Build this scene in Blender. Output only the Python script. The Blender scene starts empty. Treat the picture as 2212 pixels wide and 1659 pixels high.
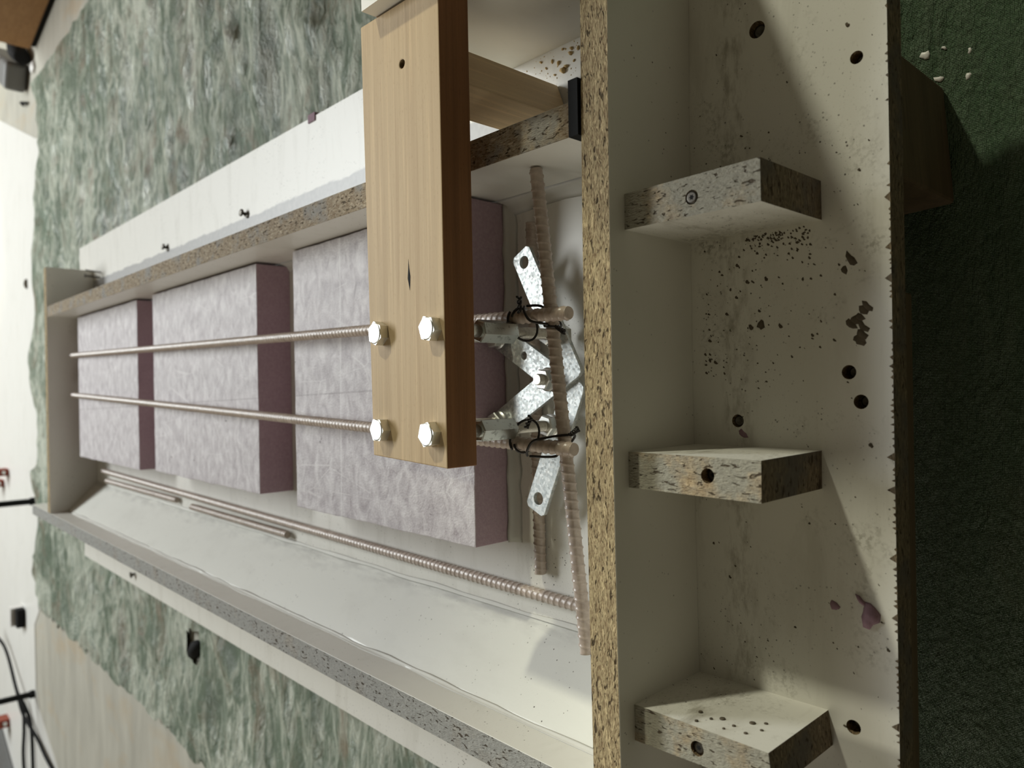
import bpy, bmesh, math, random
from mathutils import Vector, Matrix, noise
random.seed(7)
S = bpy.context.scene
COL = S.collection
MM = 0.001

# ---------------------------------------------------------------- camera, world, lights
cam_d = bpy.data.cameras.new('camera')
cam = bpy.data.objects.new('camera', cam_d)
COL.objects.link(cam)
r_ = Vector((0.9998460958, -0.0119427532, -0.0128512748))
u_ = Vector((0.0175435738, 0.6842745041, 0.7290134609))
w_ = Vector((-8.737185e-05, 0.7291267199, -0.6843787100))
m = Matrix((-u_, r_, -w_)).transposed().to_4x4()      # phone held upright, picture stored on its side
m.translation = Vector((-22.9016, -241.5642, 373.8508)) * MM
cam.matrix_world = m
cam_d.sensor_width = 36.0
cam_d.lens = 1596.409 / 2212.0 * 36.0
cam_d.clip_start = 0.01
cam_d.clip_end = 50
cam_d.dof.use_dof = True
cam_d.dof.focus_distance = 0.45
cam_d.dof.aperture_fstop = 9.5
S.camera = cam

W = bpy.data.worlds.new('world')
S.world = W
W.use_nodes = True
bg_ = W.node_tree.nodes['Background']
bg_.inputs[0].default_value = (1.0, 0.87, 0.58, 1)
# dim garage all round, plus a brighter lobe added on the left as fill
tc_ = W.node_tree.nodes.new('ShaderNodeTexCoord')
dp_ = W.node_tree.nodes.new('ShaderNodeVectorMath'); dp_.operation = 'DOT_PRODUCT'
dp_.inputs[1].default_value = (-0.86, 0.22, 0.46)
W.node_tree.links.new(tc_.outputs['Generated'], dp_.inputs[0])
mr_ = W.node_tree.nodes.new('ShaderNodeMapRange'); mr_.interpolation_type = 'SMOOTHSTEP'
mr_.inputs[1].default_value = 0.2; mr_.inputs[2].default_value = 1.0
mr_.inputs[3].default_value = 0.06; mr_.inputs[4].default_value = 0.20
W.node_tree.links.new(dp_.outputs['Value'], mr_.inputs[0])
W.node_tree.links.new(mr_.outputs[0], bg_.inputs[1])

def area(name, loc, target, size, energy, color, shape='DISK', size_y=None):
    l = bpy.data.lights.new(name, 'AREA')
    l.shape = shape
    l.size = size
    if size_y: l.size_y = size_y
    l.energy = energy
    l.color = color
    o = bpy.data.objects.new(name, l)
    o.location = Vector(loc)
    d = Vector(target) - Vector(loc)
    o.rotation_euler = d.to_track_quat('-Z', 'Y').to_euler()
    COL.objects.link(o)
    return o

# long cool strip lamp hung beyond the far end of the form
area('strip_lamp', (0.92, 3.62, 2.42), (0.0, 0.6, 0.0), 2.5, 150.0, (0.96, 1.0, 1.0), 'RECTANGLE', 0.62)
# unseen soft fill added low at the left to brighten the inner right wall
area('side_fill', (-1.70, 0.20, 0.48), (0.15, 0.10, 0.03), 0.80, 6.0, (1.0, 0.95, 0.84))
# warm room lamp to the right
area('room_lamp', (2.80, 0.98, 1.79), (0.0, 0.0, 0.0), 0.17, 54.0, (1.0, 0.98, 0.76))

S.view_settings.view_transform = 'Standard'
S.view_settings.look = 'None'
S.view_settings.exposure = 0.0
S.view_settings.gamma = 1.0
S.view_settings.use_curve_mapping = False

# ---------------------------------------------------------------- node helpers
class NT:
    def __init__(self, name):
        self.m = bpy.data.materials.new(name)
        self.m.use_nodes = True
        self.t = self.m.node_tree
        self.b = self.t.nodes['Principled BSDF']
        self.pos = self.t.nodes.new('ShaderNodeNewGeometry').outputs['Position']
    def n(self, typ, **kw):
        x = self.t.nodes.new(typ)
        for k, v in kw.items():
            setattr(x, k, v)
        return x
    def link(self, a, b):
        self.t.links.new(a, b)
    def put(self, sock, v):
        if hasattr(v, 'links'):
            self.link(v, sock)
        else:
            sock.default_value = v
    def math(self, op, a, b=0.0, clamp=False):
        x = self.n('ShaderNodeMath', operation=op, use_clamp=clamp)
        self.put(x.inputs[0], a); self.put(x.inputs[1], b)
        return x.outputs[0]
    def scale(self, s, vec=None):
        x = self.n('ShaderNodeVectorMath', operation='MULTIPLY')
        self.put(x.inputs[0], vec or self.pos)
        x.inputs[1].default_value = s
        return x.outputs[0]
    def noise(self, s=(100, 100, 100), detail=3.0, rough=0.55, dist=0.0):
        x = self.n('ShaderNodeTexNoise')
        self.link(self.scale(s), x.inputs['Vector'])
        x.inputs['Scale'].default_value = 1.0
        x.inputs['Detail'].default_value = detail
        x.inputs['Roughness'].default_value = rough
        x.inputs['Distortion'].default_value = dist
        return x.outputs['Fac']
    def vor(self, s=(100, 100, 100), out='Distance', feature='F1', rnd=1.0):
        x = self.n('ShaderNodeTexVoronoi', feature=feature)
        self.link(self.scale(s), x.inputs['Vector'])
        x.inputs['Scale'].default_value = 1.0
        x.inputs['Randomness'].default_value = rnd
        return x.outputs[out]
    def ramp(self, fac, a, b, smooth=False):
        x = self.n('ShaderNodeMapRange')
        x.interpolation_type = 'SMOOTHSTEP' if smooth else 'LINEAR'
        self.put(x.inputs[0], fac)
        x.inputs[1].default_value = a; x.inputs[2].default_value = b
        return x.outputs[0]
    def mix(self, fac, a, b, mode='MIX'):
        x = self.n('ShaderNodeMix', data_type='RGBA', blend_type=mode)
        self.put(x.inputs[0], fac)
        for s, v in ((x.inputs[6], a), (x.inputs[7], b)):
            if hasattr(v, 'links'):
                self.link(v, s)
            else:
                s.default_value = (v[0], v[1], v[2], 1)
        return x.outputs[2]
    def cramp(self, fac, stops):
        x = self.n('ShaderNodeValToRGB')
        self.put(x.inputs[0], fac)
        e = x.color_ramp.elements
        while len(e) < len(stops):
            e.new(0.5)
        for el, (p, c) in zip(e, stops):
            el.position = p
            el.color = (c[0], c[1], c[2], 1)
        return x.outputs[0]
    def xyz(self):
        x = self.n('ShaderNodeSeparateXYZ')
        self.link(self.pos, x.inputs[0])
        return x.outputs
    def bump(self, h, strength=0.5, dist=0.001):
        x = self.n('ShaderNodeBump')
        x.inputs['Strength'].default_value = strength
        x.inputs['Distance'].default_value = dist
        self.link(h, x.inputs['Height'])
        self.link(x.outputs[0], self.b.inputs['Normal'])
    def fin(self, color, rough=0.5, metal=0.0, spec=None):
        self.put(self.b.inputs['Base Color'], color if hasattr(color, 'links') else (color[0], color[1], color[2], 1))
        self.put(self.b.inputs['Roughness'], rough)
        self.b.inputs['Metallic'].default_value = metal
        if spec is not None:
            self.b.inputs['Specular IOR Level'].default_value = spec
        return self.m

def melamine(name, base=(0.75, 0.735, 0.68), specks=0.5, smear=0.25, band=False, rough=0.38, foot=False):
    t = NT(name)
    cl = t.ramp(t.noise((14, 14, 14), 2), 0.42, 0.62)
    d1 = t.ramp(t.vor((330, 330, 330)), 0.20, 0.13)
    pick = t.ramp(t.noise((210, 210, 210), 1), 0.60 - 0.10 * specks, 0.66 - 0.10 * specks)
    sp = t.math('MULTIPLY', d1, t.math('MULTIPLY', pick, cl), True)
    fine = t.math('MULTIPLY', t.ramp(t.noise((900, 900, 900), 2), 0.64, 0.72), t.math('MULTIPLY', cl, 0.5 * specks))
    sm = t.math('MULTIPLY', t.ramp(t.noise((9, 40, 22), 5, 0.65, 0.6), 0.52, 0.80), smear)
    c = t.mix(sm, base, (0.30, 0.27, 0.20))
    c = t.mix(t.math('MULTIPLY', fine, 1.0, True), c, (0.13, 0.11, 0.08))
    c = t.mix(sp, c, (0.07, 0.055, 0.04))
    if foot:                                   # cement grime along the foot of the slope
        o = t.xyz()
        wob = t.math('MULTIPLY', t.math('SUBTRACT', t.noise((50, 30, 50), 4), 0.5), 0.022)
        fm = t.math('MULTIPLY', t.ramp(t.math('ADD', o[0], wob), -0.203, -0.191), t.ramp(t.noise((120, 30, 120), 4), 0.40, 0.62))
        c = t.mix(t.math('MULTIPLY', fm, 0.6), c, (0.36, 0.35, 0.33))
        mt = t.math('MULTIPLY', t.ramp(t.noise((30, 14, 30), 5, 0.6), 0.52, 0.72), 0.22)
        c = t.mix(mt, c, (0.50, 0.49, 0.44))
    if band:                                   # strip of old cement along the right side wall
        o = t.xyz()
        wob = t.math('MULTIPLY', t.math('SUBTRACT', t.noise((60, 30, 10), 3), 0.5), 0.010)
        xx = t.math('ADD', o[0], wob)
        bm_ = t.math('MULTIPLY', t.ramp(xx, 0.1815, 0.1795), t.ramp(xx, 0.125, 0.128))
        bm_ = t.math('MULTIPLY', bm_, t.ramp(o[1], 0.02, 0.14))
        gc = t.mix(t.noise((160, 160, 60), 4), (0.20, 0.20, 0.21), (0.40, 0.39, 0.38))
        c = t.mix(t.math('MULTIPLY', bm_, 0.92), c, gc)
        gr = t.math('MULTIPLY', t.ramp(o[1], -0.040, -0.030), t.ramp(o[1], -0.016, -0.022))
        gr = t.math('MULTIPLY', gr, t.ramp(t.noise((60, 160, 60), 5, 0.65), 0.46, 0.66))
        c = t.mix(t.math('MULTIPLY', gr, 0.55), c, (0.22, 0.19, 0.13))
        ro = t.math('MULTIPLY', t.ramp(t.noise((26, 26, 26), 5, 0.65), 0.55, 0.72), t.math('MULTIPLY', t.ramp(t.noise((420, 420, 420), 2), 0.45, 0.6), t.ramp(o[1], 0.0, -0.002)))
        c = t.mix(t.math('MULTIPLY', ro, 0.6), c, (0.20, 0.18, 0.13))
        xl = t.math('ADD', o[0], t.math('MULTIPLY', wob, 3.0))
        bl = t.math('MULTIPLY', t.ramp(xl, -0.300, -0.275), t.ramp(o[0], -0.20, -0.205))
        c = t.mix(t.math('MULTIPLY', bl, 0.55), c, (0.30, 0.29, 0.27))
    t.bump(t.noise((500, 500, 500), 2), 0.06, 0.0005)
    return t.fin(c, t.ramp(t.noise((40, 40, 40), 2), 0.2, 0.8) if False else rough)

def chipboard(name, axis='x', light=(0.52, 0.40, 0.24), dark=(0.20, 0.13, 0.07), dust=0.0, dustc=(0.36, 0.35, 0.33), pits=1.0):
    t = NT(name)
    s = {'x': (260, 800, 800), 'y': (800, 260, 800), 'z': (700, 700, 400)}[axis]
    s2 = tuple(v * 0.62 for v in s)
    fl = t.vor(s, 'Color')
    sep = t.n('ShaderNodeSeparateColor'); t.link(fl, sep.inputs[0])
    c = t.cramp(sep.outputs[0], [(0.0, tuple(0.55 * a + 0.45 * b for a, b in zip(light, dark))), (0.35, tuple(0.8 * a + 0.2 * b for a, b in zip(light, dark))), (0.8, light), (1.0, tuple(min(1, v * 1.35) for v in light))])
    st = t.noise(tuple(v * 1.6 for v in s), 3)
    c = t.mix(t.ramp(st, 0.50, 0.30), c, dark)
    pt = t.math('MULTIPLY', t.ramp(t.noise(s2, 2, 0.6, 0.5), 0.665 - 0.06 * pits, 0.73 - 0.06 * pits), 0.9)
    if dust > 0:
        dm = t.math('MULTIPLY', t.ramp(t.noise((45, 45, 45), 4), 0.62 - 0.45 * dust, 0.72 - 0.3 * dust), 0.92)
        dc = t.mix(t.noise((330, 330, 330), 4), tuple(v * 0.62 for v in dustc), tuple(v * 1.25 for v in dustc))
        c = t.mix(dm, c, dc)
    c = t.mix(pt, c, (0.06, 0.04, 0.022))
    h = t.math('SUBTRACT', st, pt)
    t.bump(h, 0.8, 0.0012)
    return t.fin(c, 0.85, spec=0.2)

def wood(name, axis='x', light=(0.62, 0.48, 0.305), dark=(0.42, 0.29, 0.165), ring=0.7):
    t = NT(name)
    lo, hi = 7, 330
    s = {'x': (lo, hi, hi), 'y': (hi, lo, hi), 'z': (hi, hi, lo)}[axis]
    g1 = t.noise(s, 3, 0.6, 0.3)
    s3 = {'x': (2.2, 85, 85), 'y': (85, 2.2, 85), 'z': (85, 85, 2.2)}[axis]
    g2 = t.noise(s3, 2, 0.5, 0.4)
    s4 = {'x': (300, 900, 900), 'y': (900, 300, 900), 'z': (900, 900, 300)}[axis]
    g3 = t.noise(s4, 2)
    c = t.mix(t.ramp(g2, 0.35, 0.66), light, tuple(0.65 * a + 0.35 * b for a, b in zip(light, dark)))
    c = t.mix(t.math('MULTIPLY', t.ramp(g1, 0.54, 0.68), 0.75 * ring), c, dark)
    c = t.mix(t.math('MULTIPLY', t.ramp(g1, 0.44, 0.32), 0.5), c, tuple(min(1, v * 1.28) for v in light))
    c = t.mix(t.math('MULTIPLY', t.ramp(g3, 0.60, 0.72), 0.35), c, dark)
    t.bump(g1, 0.25, 0.0006)
    return t.fin(c, 0.6, spec=0.3)

def foam_mat():
    t = NT('pink_foam')
    a = t.noise((55, 85, 55), 6, 0.68, 0.5)
    b = t.noise((700, 700, 700), 2)
    c = t.mix(t.ramp(a, 0.34, 0.66), (0.37, 0.325, 0.345), (0.70, 0.665, 0.675))
    c = t.mix(t.math('MULTIPLY', t.ramp(b, 0.50, 0.75), 0.35), c, (0.74, 0.68, 0.70))
    oo = t.xyz()
    wl = t.math('ABSOLUTE', t.math('ADD', oo[1], t.math('MULTIPLY', oo[0], 0.02)), 0)
    wl = t.ramp(t.math('ABSOLUTE', t.math('SUBTRACT', wl, 0.3375)), 0.0011, 0.0006)
    c = t.mix(t.math('MULTIPLY', wl, 0.55), c, (0.80, 0.78, 0.78))
    dl = t.ramp(t.math('ABSOLUTE', t.math('ADD', oo[0], t.math('MULTIPLY', t.math('ADD', oo[1], 0.6), 0.030))), 0.0010, 0.0004)
    c = t.mix(t.math('MULTIPLY', dl, 0.45), c, (0.22, 0.18, 0.19))
    scr = t.math('MULTIPLY', t.ramp(t.vor((26, 11, 26), 'Distance', 'DISTANCE_TO_EDGE'), 0.012, 0.004), t.ramp(t.noise((16, 16, 16), 1), 0.52, 0.6))
    c = t.mix(t.math('MULTIPLY', scr, 0.6), c, (0.75, 0.72, 0.72))
    pit = t.ramp(t.noise((130, 60, 130), 2), 0.73, 0.78)
    c = t.mix(pit, c, (0.13, 0.09, 0.10))
    o = t.xyz()
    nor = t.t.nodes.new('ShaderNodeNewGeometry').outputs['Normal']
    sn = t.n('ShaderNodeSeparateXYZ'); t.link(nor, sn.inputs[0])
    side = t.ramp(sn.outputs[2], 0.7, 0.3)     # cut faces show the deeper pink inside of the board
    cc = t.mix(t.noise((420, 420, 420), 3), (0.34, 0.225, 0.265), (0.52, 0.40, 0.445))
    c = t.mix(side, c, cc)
    t.bump(t.math('ADD', b, t.math('MULTIPLY', a, 2.0)), 0.35, 0.0008)
    return t.fin(c, 0.5, spec=0.35)

def galv_mat():
    t = NT('galvanised_steel')
    v = t.vor((620, 620, 620), 'Color')
    sep = t.n('ShaderNodeSeparateColor'); t.link(v, sep.inputs[0])
    c = t.cramp(sep.outputs[0], [(0, (0.46, 0.49, 0.49)), (0.5, (0.57, 0.60, 0.59)), (1, (0.72, 0.73, 0.71))])
    c = t.mix(t.math('MULTIPLY', t.ramp(t.noise((260, 260, 260), 4), 0.60, 0.75), 0.5), c, (0.35, 0.34, 0.31))
    t.bump(sep.outputs[1], 0.07, 0.0004)
    return t.fin(c, t.ramp(sep.outputs[2], -1.6, 2.2), 0.8)

def metal(name, col, rough=0.3, dirt=0.0, met=1.0):
    t = NT(name)
    c = t.mix(t.math('MULTIPLY', t.ramp(t.noise((300, 300, 300), 3), 0.56, 0.66), dirt), col, (0.05, 0.04, 0.03))
    return t.fin(c, rough, met)

def rebar_mat():
    t = NT('rebar_coat')
    a = t.noise((160, 160, 160), 4)
    c = t.mix(t.ramp(a, 0.35, 0.68), (0.39, 0.31, 0.255), (0.53, 0.44, 0.37))
    c = t.mix(t.math('MULTIPLY', t.ramp(t.noise((60, 60, 60), 3), 0.60, 0.75), 0.5), c, (0.26, 0.19, 0.14))
    t.bump(t.noise((900, 900, 900), 2), 0.15, 0.0004)
    return t.fin(c, 0.36, 0.0, 0.75)

def tarp_mat():
    t = NT('tarp_green')
    st = t.noise((14, 58, 45), 6, 0.66, 1.2)
    blot = t.noise((5, 6, 5), 4, 0.6)
    dusty = t.math('ADD', t.ramp(st, 0.40, 0.62), t.math('MULTIPLY', t.math('SUBTRACT', blot, 0.52), 2.6))
    o = t.xyz()
    dust_shade = t.ramp(o[1], -0.05, 0.25)            # pale dust grows past the front; shade painted into the near green
    dusty = t.math('MULTIPLY', dusty, t.math('ADD', t.math('MULTIPLY', dust_shade, 0.90), 0.05), True)
    c = t.mix(dusty, t.mix(dust_shade, (0.065, 0.115, 0.06), (0.17, 0.225, 0.155)), (0.72, 0.755, 0.635))  # green in front of the form darkened to stand in for shade
    br = t.math('MULTIPLY', t.ramp(t.noise((8, 14, 8), 6, 0.7, 0.6), 0.53, 0.68), t.math('ADD', t.math('MULTIPLY', dust_shade, 0.65), 0.1))
    c = t.mix(br, c, (0.28, 0.21, 0.14))
    gl = t.math('MULTIPLY', t.ramp(t.noise((60, 130, 110), 5, 0.7, 1.0), 0.58, 0.70), t.math('MULTIPLY', dust_shade, 0.6))  # whitish glints painted into the colour
    c = t.mix(gl, c, (0.62, 0.66, 0.60))
    wx = t.n('ShaderNodeTexWave', wave_type='BANDS', bands_direction='X'); wx.inputs['Scale'].default_value = 330; wx.inputs['Distortion'].default_value = 1.0
    wy = t.n('ShaderNodeTexWave', wave_type='BANDS', bands_direction='Y'); wy.inputs['Scale'].default_value = 330; wy.inputs['Distortion'].default_value = 1.0
    t.link(t.pos, wx.inputs[0]); t.link(t.pos, wy.inputs[0])
    wv = t.math('MULTIPLY', t.math('ADD', wx.outputs[1], wy.outputs[1]), 0.05)
    hb = t.math('ADD', t.math('ADD', st, t.noise((150, 260, 200), 4, 0.65)), wv)
    t.bump(hb, 0.9, 0.006)
    return t.fin(c, 0.36, spec=0.5)

def concrete_mat():
    t = NT('concrete_floor')
    a = t.noise((6, 22, 6), 5, 0.6)
    c = t.mix(t.ramp(a, 0.3, 0.7), (0.40, 0.385, 0.33), (0.52, 0.50, 0.43))
    c = t.mix(t.math('MULTIPLY', t.ramp(t.noise((9, 4, 9), 4, 0.6, 0.4), 0.55, 0.70), 0.5), c, (0.48, 0.36, 0.22))
    t.bump(t.noise((60, 60, 60), 4), 0.15, 0.002)
    return t.fin(c, 0.45, spec=0.4)

def plain(name, col, rough=0.5, var=0.12, spec=0.4, s=60):
    t = NT(name)
    c = t.mix(t.noise((s, s, s), 3), tuple(v * (1 - var) for v in col), tuple(min(1, v * (1 + var)) for v in col))
    return t.fin(c, rough, spec=spec)

M = {}
M['mel'] = melamine('white_melamine', specks=0.35, smear=0.15)
M['mel_base'] = melamine('base_melamine', specks=1.0, smear=0.30, band=True)
M['mel_slope'] = melamine('slope_melamine', base=(0.72, 0.72, 0.665), specks=0.15, smear=0.0, foot=True, rough=0.42)
M['mel_clean'] = melamine('clean_melamine', specks=0.05, smear=0.08)
M['chip_x'] = chipboard('chip_edge_x', 'x', light=(0.50, 0.40, 0.235), pits=1.25)
M['chip_y'] = chipboard('chip_edge_y', 'y', light=(0.43, 0.365, 0.275), dust=0.25, pits=1.2)
M['chip_grey'] = chipboard('chip_edge_cement', 'y', light=(0.42, 0.39, 0.34), dark=(0.17, 0.15, 0.13), dust=0.85, dustc=(0.40, 0.40, 0.38))
M['chip_brace'] = chipboard('chip_edge_brace', 'y', light=(0.46, 0.35, 0.21), dust=0.72, dustc=(0.36, 0.35, 0.29))
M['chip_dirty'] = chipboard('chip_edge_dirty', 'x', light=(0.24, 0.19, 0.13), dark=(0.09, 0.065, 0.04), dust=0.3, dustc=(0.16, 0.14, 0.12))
M['wood_x'] = wood('pine_plank', light=(0.52, 0.385, 0.225), dark=(0.37, 0.245, 0.125))
M['wood_z'] = wood('pine_post', 'z', light=(0.74, 0.57, 0.36), dark=(0.58, 0.42, 0.25), ring=0.4)
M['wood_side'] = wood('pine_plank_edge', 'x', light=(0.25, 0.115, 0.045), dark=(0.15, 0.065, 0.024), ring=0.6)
M['wood_old'] = wood('weathered_timber', 'x', light=(0.15, 0.105, 0.065), dark=(0.08, 0.055, 0.035))
M['wood_cab'] = wood('brown_cabinet_wood', 'y', light=(0.34, 0.18, 0.07), dark=(0.20, 0.09, 0.03))
M['foam'] = foam_mat()
M['galv'] = galv_mat()
M['steel'] = metal('zinc_steel', (0.74, 0.75, 0.72), 0.40, 0.03)
M['steel_dirty'] = metal('zinc_nut', (0.60, 0.63, 0.60), 0.33, 0.45)
M['thread'] = metal('threaded_steel', (0.58, 0.55, 0.49), 0.34, 0.25)
M['wire'] = metal('black_tie_wire', (0.035, 0.032, 0.03), 0.38, 0.0, 0.7)
M['screw_dark'] = metal('dark_screw', (0.11, 0.10, 0.085), 0.42, 0.4, 0.8)
M['rebar'] = rebar_mat()
M['caulk'] = plain('white_caulk', (0.62, 0.61, 0.56), 0.6, 0.08)
M['tarp'] = tarp_mat()
M['floor'] = concrete_mat()
M['wall'] = plain('plaster', (0.36, 0.30, 0.20), 0.8, 0.05)
M['black'] = plain('black_plastic', (0.010, 0.010, 0.010), 0.8, 0.2, 0.2)
M['black_rubber'] = plain('black_rubber_strip', (0.009, 0.0095, 0.0095), 0.7, 0.3, 0.15, 400)
M['grey'] = plain('grey_plastic', (0.17, 0.17, 0.165), 0.5)
M['white'] = plain('white_plastic', (0.75, 0.73, 0.70), 0.4, 0.05)
M['red'] = plain('red_oxide_paint', (0.27, 0.045, 0.02), 0.45)
M['cream'] = melamine('white_floor_sheet', base=(0.80, 0.79, 0.75), specks=0.1, smear=0.25, rough=0.35)
M['crumb'] = plain('cement_crumb', (0.11, 0.09, 0.065), 0.9, 0.5, 0.1, 300)
M['sawdust'] = plain('sawdust', (0.55, 0.40, 0.20), 0.9, 0.3, 0.1, 300)
M['purple'] = plain('purple_foam_scrap', (0.30, 0.19, 0.235), 0.7, 0.3, 0.2, 300)
M['hole'] = chipboard('bored_chip', 'z', light=(0.26, 0.19, 0.11), dark=(0.09, 0.06, 0.035))

# ---------------------------------------------------------------- mesh helpers (all in mm, world space)
class MB:
    def __init__(self):
        self.v = []; self.f = []; self.mi = []; self.sm = []
    def add(self, vs, fs, mi=0, smooth=False):
        o = len(self.v)
        self.v += [Vector(p) for p in vs]
        for k, f in enumerate(fs):
            self.f.append([i + o for i in f])
            self.mi.append(mi[k] if isinstance(mi, (list, tuple)) else mi)
            self.sm.append(smooth)
        return self
    def box(self, x0, x1, y0, y1, z0, z1, mi=0, mat=None):
        vs = [(x0, y0, z0), (x1, y0, z0), (x1, y1, z0), (x0, y1, z0), (x0, y0, z1), (x1, y0, z1), (x1, y1, z1), (x0, y1, z1)]
        if mat is not None:
            vs = [mat @ Vector(p) for p in vs]
        # order: bottom, top, -y, +x, +y, -x
        return self.add(vs, [(0, 3, 2, 1), (4, 5, 6, 7), (0, 1, 5, 4), (1, 2, 6, 5), (2, 3, 7, 6), (3, 0, 4, 7)], mi)
    def prism(self, poly, z0, z1, mi=0, mat=None):
        n = len(poly)
        vs = [Vector((p[0], p[1], z0)) for p in poly] + [Vector((p[0], p[1], z1)) for p in poly]
        if mat is not None:
            vs = [mat @ p for p in vs]
        fs = [tuple(reversed(range(n))), tuple(range(n, 2 * n))] + [(i, (i + 1) % n, n + (i + 1) % n, n + i) for i in range(n)]
        return self.add(vs, fs, mi)
    def rings(self, rings, mi=0, cap=True, smooth=True, closed=False):
        n = len(rings[0])
        vs = [p for r in rings for p in r]
        fs = []
        R = len(rings)
        for a in range(R if closed else R - 1):
            b = (a + 1) % R
            for i in range(n):
                j = (i + 1) % n
                fs.append((a * n + i, a * n + j, b * n + j, b * n + i))
        self.add(vs, fs, mi, smooth)
        if cap and not closed:
            o = len(self.v) - R * n
            self.f.append([o + i for i in reversed(range(n))]); self.mi.append(mi); self.sm.append(False)
            self.f.append([o + (R - 1) * n + i for i in range(n)]); self.mi.append(mi); self.sm.append(False)
        return self
    def lathe(self, prof, c, ax=(0, 0, 1), seg=24, mi=0, cap=True, smooth=True, rot=0.0):
        ax = Vector(ax).normalized()
        q = Vector((0, 0, 1)).rotation_difference(ax).to_matrix()
        c = Vector(c)
        rs = []
        for (rad, h) in prof:
            rs.append([c + q @ Vector((rad * math.cos(rot + 2 * math.pi * i / seg), rad * math.sin(rot + 2 * math.pi * i / seg), h)) for i in range(seg)])
        return self.rings(rs, mi, cap, smooth)
    def tube(self, path, rad, seg=8, mi=0, closed=False, cap=True):
        P = [Vector(p) for p in path]
        n = len(P)
        ref = None
        rs = []
        for i in range(n):
            a = P[(i - 1) % n] if (closed or i > 0) else P[i]
            b = P[(i + 1) % n] if (closed or i < n - 1) else P[i]
            t = (b - a).normalized()
            if ref is None:
                ref = t.orthogonal().normalized()
            ref = (ref - t * ref.dot(t)).normalized()
            bn = t.cross(ref)
            rd = rad[i] if isinstance(rad, (list, tuple)) else rad
            rs.append([P[i] + (ref * math.cos(2 * math.pi * k / seg) + bn * math.sin(2 * math.pi * k / seg)) * rd for k in range(seg)])
        return self.rings(rs, mi, cap, True, closed)
    def blob(self, c, rx, ry, rz, seed=0, mi=0, seg=8, rot=0.0):
        rnd = random.Random(seed)
        rs = []
        c = Vector(c)
        ph = rnd.random() * 6
        for k, (s, h) in enumerate(((1.0, 0.0), (0.93, 0.4), (0.65, 0.8), (0.2, 1.0))):
            ring = []
            for i in range(seg):
                a = 2 * math.pi * i / seg
                j = 1 + 0.28 * math.sin(2 * a + ph) + 0.18 * math.sin(3 * a + 2 * ph) + rnd.uniform(-0.08, 0.08)
                x, y = rx * s * j * math.cos(a), ry * s * j * math.sin(a)
                ring.append(c + Vector((x * math.cos(rot) - y * math.sin(rot), x * math.sin(rot) + y * math.cos(rot), rz * h)))
            rs.append(ring)
        return self.rings(rs, mi, True, True)
    def build(self, name, mats, parent=None, origin=None):
        if not isinstance(mats, (list, tuple)):
            mats = [mats]
        if origin is None:
            xs = [p.x for p in self.v]; ys = [p.y for p in self.v]; zs = [p.z for p in self.v]
            origin = Vector(((min(xs) + max(xs)) / 2, (min(ys) + max(ys)) / 2, min(zs)))
        else:
            origin = Vector(origin)
        me = bpy.data.meshes.new(name)
        me.from_pydata([((p - origin) * MM)[:] for p in self.v], [], self.f)
        for mt in mats:
            me.materials.append(M[mt])
        for p, mi, sm in zip(me.polygons, self.mi, self.sm):
            p.material_index = mi
            p.use_smooth = sm
        bm = bmesh.new(); bm.from_mesh(me)
        bmesh.ops.recalc_face_normals(bm, faces=bm.faces)
        bm.to_mesh(me); bm.free()
        o = bpy.data.objects.new(name, me)
        o.location = origin * MM
        COL.objects.link(o)
        if parent is not None:
            o.parent = parent
            off = Vector(); p = parent
            while p is not None:
                off += p.location if p.parent is None else Vector()
                p = p.parent
            o.location = origin * MM - world_loc(parent)
        return o

def world_loc(o):
    l = Vector()
    while o is not None:
        l += o.location
        o = o.parent
    return l

def tag(o, label, cat, group=None, kind=None):
    if label: o['label'] = label
    if cat: o['category'] = cat
    if group: o['group'] = group
    if kind: o['kind'] = kind
    return o

def thing(name, loc, label, cat, group=None):
    o = bpy.data.objects.new(name, None)
    o.empty_display_size = 0.02
    o.location = Vector(loc) * MM
    COL.objects.link(o)
    return tag(o, label, cat, group)

def bevel(o, w=0.4, seg=2, ang=40):
    b = o.modifiers.new('bevel', 'BEVEL')
    b.width = w * MM; b.segments = seg; b.limit_method = 'ANGLE'; b.angle_limit = math.radians(ang)
    return o

def cut(o, cutters):
    """bore real holes: boolean difference, applied to the mesh"""
    cm = MB()
    for c in cutters:
        cm.lathe([(c[1], -c[2]), (c[1], 30)], c[0], c[3] if len(c) > 3 else (0, 0, 1), 20, 0, True, False)
    co = cm.build('cutter', ['hole'], origin=(0, 0, 0))
    md = o.modifiers.new('b', 'BOOLEAN'); md.operation = 'DIFFERENCE'; md.object = co; md.solver = 'EXACT'
    n0 = len(o.data.materials)
    bpy.context.view_layer.update()
    dg = bpy.context.evaluated_depsgraph_get()
    nm = bpy.data.meshes.new_from_object(o.evaluated_get(dg))
    o.modifiers.remove(md)
    old = o.data; nmn = old.name
    o.data = nm
    bpy.data.meshes.remove(old); nm.name = nmn
    bpy.data.objects.remove(co)
    if 'bored_chip' not in [x.name for x in o.data.materials if x]:
        o.data.materials.append(M['hole'])
    hi = [i for i, x in enumerate(o.data.materials) if x and x.name == 'bored_chip'][0]
    wl = world_loc(o)
    for p in o.data.polygons:
        c = (Vector(p.center) + wl) / MM
        for cc in cutters:
            ax = Vector(cc[3] if len(cc) > 3 else (0, 0, 1)).normalized()
            d = c - Vector(cc[0]); h = d.dot(ax); rr = (d - ax * h).length
            if rr < cc[1] * 1.02 and -cc[2] * 1.02 < h < -0.01:
                p.material_index = hi
    return o

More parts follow.
